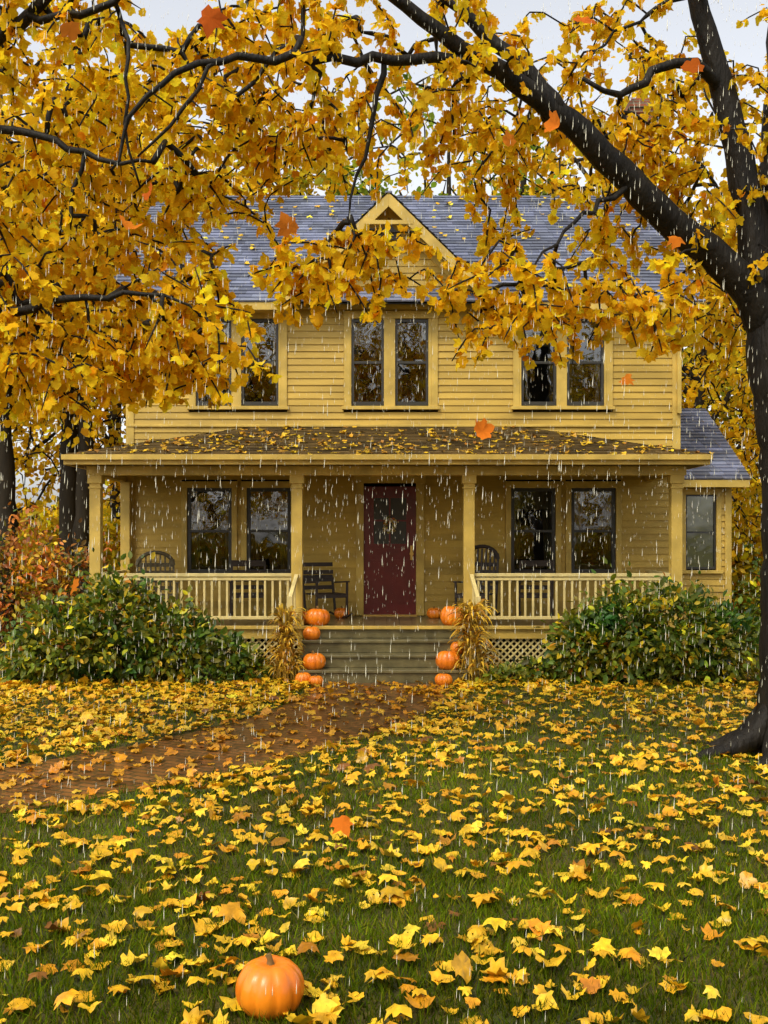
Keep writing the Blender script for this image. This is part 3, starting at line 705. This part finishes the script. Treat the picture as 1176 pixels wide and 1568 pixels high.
shrub("hydrangea_shrub",[(-4.75,15.9,.55,.65,.55,.60),(-3.95,16.0,.78,.65,.55,.82),(-3.15,16.05,.55,.65,.5,.62),(-2.45,16.2,.32,.5,.4,.40),(-1.95,16.3,.12,.3,.25,.2),(-5.3,16.1,.3,.4,.35,.38)],7500,(.08,.16),GP,[5,4,3.5,1.5,.2])
shrub("hydrangea_shrub",[(2.95,16.1,.5,.5,.4,.58),(3.55,16.0,.70,.6,.55,.72),(4.25,15.95,.72,.7,.55,.74),(5.0,16.0,.52,.6,.5,.6),(2.3,16.3,.12,.35,.3,.2)],7000,(.08,.16),GP,[5,4,3.5,1.6,.2])
RP=[(.42,.15,.02),(.32,.10,.015),(.66,.38,.02),(.20,.17,.02)]
shrub("burning_bush",[(-7.0,20.5,1.1,1.2,1.0,1.3),(-8.6,21,1.2,1.3,1,1.3),(-5.8,20.2,.9,.8,.7,1.1)],7000,(.09,.16),RP,[2.5,2,2,1.8])
shrub("evergreen_shrub",[(7.6,20.6,.8,.9,.7,1.0),(9.0,21,.9,1.0,.8,1.1)],4000,(.08,.15),GP,[5,5,2,.4,.1])
shrub("fern_plant",[(-2.6,15.75,.1,.3,.2,.18),(1.75,15.8,.1,.35,.2,.18)],500,(.08,.14),GP,[5,3,3,.5,.1])

# ---------------------------------------------------------------- big maple on the right
T1=empty("maple_tree"); g=TG()
g.limb([(4.12,10.7,-.15,.50),(4.08,10.7,.12,.42),(4.03,10.7,.5,.32),(4.0,10.7,1.4,.285),(3.98,10.7,2.7,.27),(3.90,10.7,3.6,.28),(3.80,10.7,4.3,.25),(3.95,10.8,5.2,.21),(4.0,10.95,6.5,.18),(4.1,11.1,8.2,.12)],step=.12,root=True)
for a,l in((3.3,.95),(4.0,.8),(2.6,.8),(4.8,.9),(5.7,.8),(.5,.8),(1.6,.7)):
    cx,cy=math.cos(a),math.sin(a)
    g.limb([(4.05+cx*.18,10.7+cy*.18,.55,.10),(4.05+cx*.42,10.7+cy*.42,.20,.13),(4.05+cx*l*.8,10.7+cy*l*.8,.06,.09),(4.05+cx*l*1.15,10.7+cy*l*1.15,-.03,.04)],jit=.01,root=True)
g.limb([(3.84,10.7,4.05,.19),(3.50,10.6,4.63,.175),(2.97,10.5,5.02,.155),(2.28,10.2,5.47,.135),(1.56,9.9,6.02,.11),(.88,9.6,6.32,.08),(.18,9.3,6.68,.055),(-.6,9.0,7.1,.035),(-1.6,8.7,7.5,.02)])
g.limb([(3.72,10.7,4.4,.17),(3.62,10.75,5.4,.15),(3.35,10.7,6.46,.12),(3.06,10.6,7.42,.09),(2.8,10.5,8.6,.05)])
g.limb([(1.62,9.9,6.0,.08),(1.30,9.9,6.38,.072),(.88,9.9,6.75,.06),(.45,9.9,7.2,.045),(-.2,9.8,7.8,.03)])
g.limb([(.88,9.6,6.32,.050),(.07,9.35,6.25,.044),(-.6,9.1,6.13,.038),(-1.34,8.9,6.05,.03),(-1.92,8.7,5.64,.020),(-2.2,8.7,5.05,.010)],jit=.02)
g.limb([(-1.34,8.9,6.05,.02),(-1.72,8.8,5.5,.014),(-2.0,8.8,5.2,.008)],jit=.02)
g.limb([(3.3,10.7,6.5,.06),(2.95,10.4,6.69,.05),(2.57,10.3,6.56,.042),(2.23,10.2,6.28,.034),(1.85,10.1,6.36,.02)],jit=.02)
g.limb([(2.3,10.2,5.46,.03),(1.9,9.9,5.1,.022),(1.5,9.6,4.75,.014),(1.2,9.4,4.4,.007)],jit=.02)
g.limb([(.0,9.35,6.24,.03),(-.1,9.4,5.8,.022),(-.25,9.5,5.3,.014),(-.3,9.5,4.9,.008)],jit=.02)
g.limb([(3.7,10.7,4.4,.10),(4.3,9.8,5.3,.08),(4.6,8.8,6.6,.06),(4.4,7.8,7.6,.04)])
T=[]
T+=ell((-.3,10.0,6.4),(1.9,1.0,1.0),140,0.0,1.6)
T+=ell((-.27,9.6,4.62),(.75,.5,.36),40)
T+=ell((1.1,9.7,4.40),(.55,.5,.5),32)
T+=ell((2.1,10.0,4.38),(.80,.5,.42),38)
T+=ell((2.2,10.95,6.2),(1.9,.85,1.4),130,0.03,1.5)
T+=ell((2.5,10.5,6.0),(.45,.4,.6),24)
T+=ell((3.3,10.9,4.9),(.7,.6,1.1),30)
T+=ell((1.6,10.2,8.2),(3.6,1.6,.9),40,0,.8)
T+=ell((5.2,11.4,7),(1.6,2,2.5),60)
LP,LD=g.grow(T,nl=15)
g.mesh("trunk_and_branches",M_bark,T1,k=.0045,b=.0034)
leaves_obj("leaves",LP,LD,(.065,.12),YEL,[4,3,1.8,.8,.15],M_leaf,T1,MAPLE)
# left maple
T2=empty("maple_tree"); g=TG()
g.limb([(-5.5,10.2,-.1,.45),(-5.4,10.2,.4,.30),(-5.3,10.2,2,.24),(-5.3,10.1,4,.2),(-5.2,10.1,6,.15),(-5.0,10,8,.09)],root=True)
g.limb([(-5.3,10.2,3.0,.09),(-4.3,9.8,3.7,.07),(-3.4,9.3,4.0,.05),(-2.8,9.1,4.1,.035),(-2.0,9.0,4.15,.018),(-1.5,9.0,3.95,.008)],jit=.02)
g.limb([(-5.2,10.1,4.4,.10),(-4.2,9.6,5.7,.08),(-3.1,9.2,6.5,.055),(-1.9,9,7.2,.03)])
g.limb([(-4.2,9.6,5.7,.05),(-3.2,9.2,5.6,.035),(-2.5,9.0,5.3,.025),(-1.9,8.9,5.2,.012)],jit=.02)
g.limb([(-3.1,9.2,6.5,.035),(-2.2,8.9,6.5,.028),(-1.95,8.7,6.9,.02),(-1.8,8.6,7.5,.015)],jit=.02)
g.limb([(-2.2,9.0,6.5,.02),(-2.05,8.8,6.0,.016),(-2.1,8.8,5.5,.012),(-2.0,8.9,5.0,.008)],jit=.02)
T=[]
T+=ell((-2.6,10.0,5.9),(1.8,1.2,1.5),270,-.15,1.3)
T+=ell((-2.75,9.8,4.2),(1.6,.9,.72),190,-.2,1.4)
T+=ell((-3.0,9.6,3.72),(1.25,.7,.38),60)
T+=ell((-1.6,9.3,3.80),(.5,.6,.35),30)
T+=ell((-4.5,10,7.6),(2.5,2.0,1.3),35)
T+=ell((-5.5,10.5,5.5),(1.6,2,2.2),60)
LP,LD=g.grow(T,nl=15)
g.mesh("trunk_and_branches",M_bark,T2,k=.0045,b=.0034)
leaves_obj("leaves",LP,LD,(.065,.12),YEL,[4.5,3,2.4,.5,.1],M_leaf,T2,MAPLE)

# ---------------------------------------------------------------- distant trees
variants=[]
def bgtree(seed,Ht,cr,P,W,nt_=190,low=.60,rz=.42,tr=.26):
    g=TG(); r=random.Random(seed); z00=max(.2,low-rz)
    g.limb([(0,0,-.2,tr),(.1,0,Ht*.2,tr*.78),(r.uniform(-.3,.3),0,Ht*.45,tr*.62),(r.uniform(-.5,.5),.1,Ht*.7,tr*.4),(0,0,Ht*.95,.03)],step=.5,jit=.03,root=True)
    for i in range(9):
        a=r.uniform(0,6.28); z0=Ht*r.uniform(z00,.65); L_=cr*r.uniform(.6,1)
        g.limb([(0,0,z0,.10),(math.cos(a)*L_*.4,math.sin(a)*L_*.4,z0+L_*.35,.07),(math.cos(a)*L_*.8,math.sin(a)*L_*.8,z0+L_*.7,.03)],step=.4,jit=.05)
    T=ell((0,0,Ht*low),(cr,cr,Ht*rz),nt_,-.02,.5)
    LP,LD=g.grow(T,step=.5,tw=1.0,nl=24,sag=.3)
    LP=LP+rng.normal(0,.16,LP.shape)
    a=g.mesh("tree_wood",M_bark2,None,k=.012,b=.008,n=4,N=8,flare=False,rmax=.09)
    n=len(LP); R=basis(LD,rng.normal(0,.7,(n,3))+np.array([0,0,.6]))
    me=scatter_mesh("tree_foliage",CARD,LP,R,rng.uniform(.12,.24,n),pal(n,P,W,.2),M_bgleaf)
    wm=a.data; bpy.data.objects.remove(a); return wm,me
Y1=[(.88,.56,.02),(.82,.48,.016),(.90,.65,.04),(.60,.34,.018)]
variants.append(bgtree(1,14,4.0,Y1,[4,3,2,1])); variants.append(bgtree(2,17,4.4,Y1,[3,4,1,1])); variants.append(bgtree(3,13,3.8,[(.78,.56,.03),(.62,.48,.03),(.4,.40,.03)],[3,2,2])); variants.append(bgtree(4,15,3.6,[(.24,.32,.03),(.16,.24,.02),(.45,.42,.04)],[3,2,1]))
variants.append(bgtree(5,14,3.2,Y1,[4,3,2,1],110,.70,.28,.30))
DT=empty("distant_trees")
def place(x,y,v,s,rot,sz_=None):
    for me,nm in zip(variants[v],("wood","foliage")):
        o=bpy.data.objects.new("tree_"+nm,me); o.location=(x,y,0); o.rotation_euler=(0,0,rot); o.scale=(s,s,sz_ or s); o.parent=DT; col.objects.link(o)
spots=[(-8.5,24.2,4,.9),(-7.3,25.2,4,.95),(-6.55,24.0,4,.8),(-6.0,26.5,4,.9),(-9.6,27,4,1.0),(-8.0,29,4,1.0),(-11,31,0,.9),(-6.2,33,0,.85),(-13.5,35,1,1),(-5.0,37,0,1.3),(-10,41,1,1.2),(-.5,38,2,1.35),(2.2,36,3,1.12),(5.2,38,0,1.3),(9.5,38,1,1.15),(8.2,28,0,.8),(10.2,25,1,.65),(13,31,2,1),(8.8,32.5,2,.85),(-17,40,0,1.1),(15,42,0,1.3),
 (-8,-12,0,.85),(-3.4,-14,1,.9),(.2,-19,1,1.1),(2.6,-12,0,.85),(6.5,-14,2,.95),(11,-12,0,.85)]
for i,(x_,y_,v_,s_) in enumerate(spots): place(x_,y_,v_,s_,i*1.7)
US=[]
for k_ in range(2):
    n=3500; q=rng.normal(0,1,(n,3)); q/=np.linalg.norm(q,axis=1,keepdims=True); q[:,2]=np.abs(q[:,2]); p=q*np.array([2.4,1.2,2.6])*(rng.uniform(.4,1,n)**.5*np.array([1+.6*noise.noise(Vector(a*2+k_*5)) for a in q]))[:,None]
    US.append(scatter_mesh("understory",CARD,p,basis(q+rng.normal(0,.6,(n,3)),rng.normal(0,.7,(n,3))+np.array([0,0,.6])),rng.uniform(.12,.24,n),pal(n,[(.88,.60,.02),(.64,.44,.03),(.38,.38,.03),(.5,.22,.02)],[4,2,2,1],.25),M_bgleaf))
UE=empty("woodland_understory")
i=0
pts_=[(x_+rng.normal(0,.6),yb+rng.normal(0,1.2),1) for yb in (31,39) for x_ in np.arange(-24,27,3.2) if abs(x_)>4.5]+[(x_,-9+rng.normal(0,.8),.8) for x_ in np.arange(-9,10,3)]+[(x_*1.3,52,2.1) for x_ in np.arange(-24,25,5)]
for (x_,y_,s0) in pts_:
    o=bpy.data.objects.new("thicket",US[i%2]); o.location=(x_,y_,0); o.rotation_euler=(0,0,rng.uniform(-.4,.4)+3.14*(i%2)); s_=rng.uniform(.85,1.25)*s0; o.scale=(s_,s_,s_); o.parent=UE; col.objects.link(o); i+=1

# ---------------------------------------------------------------- falling leaves + raindrops
F=[(-.72,4.5,4.28),(-.44,5,3.57),(-.19,5,.82),(.5,5.5,2.67),(1.7,6,4.73),(-1.53,6.5,3.98),(-2.0,7,1.83),(1.1,7,4.79),(1.56,7,3.15),(.92,8,5.06),(1.1,6,4.99),(-1.87,6.5,5.17),(1.75,6.5,3.92),(-1.5,7,4.35)]
n=len(F); scatter("falling_leaves",MAPLE_G,np.array(F),euler_R(rng.uniform(0,6.28,n),rng.normal(1.3,.4,n),rng.normal(0,.4,n)),rng.uniform(.09,.13,n),pal(n,[(.80,.24,.025),(.6,.14,.02)],[2,1]),M_leaf)
n=17000; dy=rng.uniform(3,16.3,n); dx=rng.uniform(-1,1,n)*(dy*.37+1.2); dz=rng.uniform(.1,1,n)*(2.3+dy*.5)
a6=[(math.cos(t)*.03,math.sin(t)*.03) for t in np.linspace(0,6.283,6)[:5]]
dv_=np.array([(0,0,-.5)]+[(x_,y_,-.32) for x_,y_ in a6]+[(0,0,.5)]); df=np.array([(0,1+(i+1)%5,1+i) for i in range(5)]+[(6,1+i,1+(i+1)%5) for i in range(5)])
scatter("raindrops",[(dv_,df)],np.stack([dx,dy,dz],1),euler_R(np.zeros(n),rng.normal(0,.02,n),rng.normal(.03,.02,n)),rng.uniform(.025,.05,n),np.ones((n,3)),M_rain)

# ---------------------------------------------------------------- camera, light, world
cd=bpy.data.cameras.new("camera"); cam=bpy.data.objects.new("camera",cd); col.objects.link(cam)
cam.location=(0,0,2.13); cam.rotation_euler=(math.radians(90),0,0)
cd.sensor_fit='VERTICAL'; cd.sensor_height=24; cd.lens=24*1666/1568; cd.shift_y=40/1568; cd.clip_end=2000; cd.clip_start=.05
scene.camera=cam
el=math.radians(52); az=math.radians(212)
w=bpy.data.worlds.new("World"); scene.world=w; w.use_nodes=True; nt=w.node_tree; N=nt.nodes; L=nt.links
sky=N.new("ShaderNodeTexSky"); sky.sky_type='NISHITA'; sky.sun_disc=False; sky.sun_elevation=el; sky.sun_rotation=az; sky.air_density=1.0; sky.dust_density=3; sky.ozone_density=1
hs=N.new("ShaderNodeHueSaturation"); hs.inputs["Saturation"].default_value=.22; hs.inputs["Value"].default_value=1.85
L.new(sky.outputs[0],hs.inputs["Color"]); L.new(hs.outputs[0],N["Background"].inputs[0]); N["Background"].inputs[1].default_value=.15
sd=bpy.data.lights.new("sun",'SUN'); sd.energy=1.4; sd.angle=math.radians(12); sd.color=(1,.88,.62)
so=bpy.data.objects.new("sun",sd); col.objects.link(so)
dv=Vector((math.sin(az)*math.cos(el),math.cos(az)*math.cos(el),math.sin(el)))
so.rotation_euler=dv.to_track_quat('Z','Y').to_euler()
scene.view_settings.view_transform='Standard'; scene.view_settings.look='None'; scene.view_settings.exposure=0
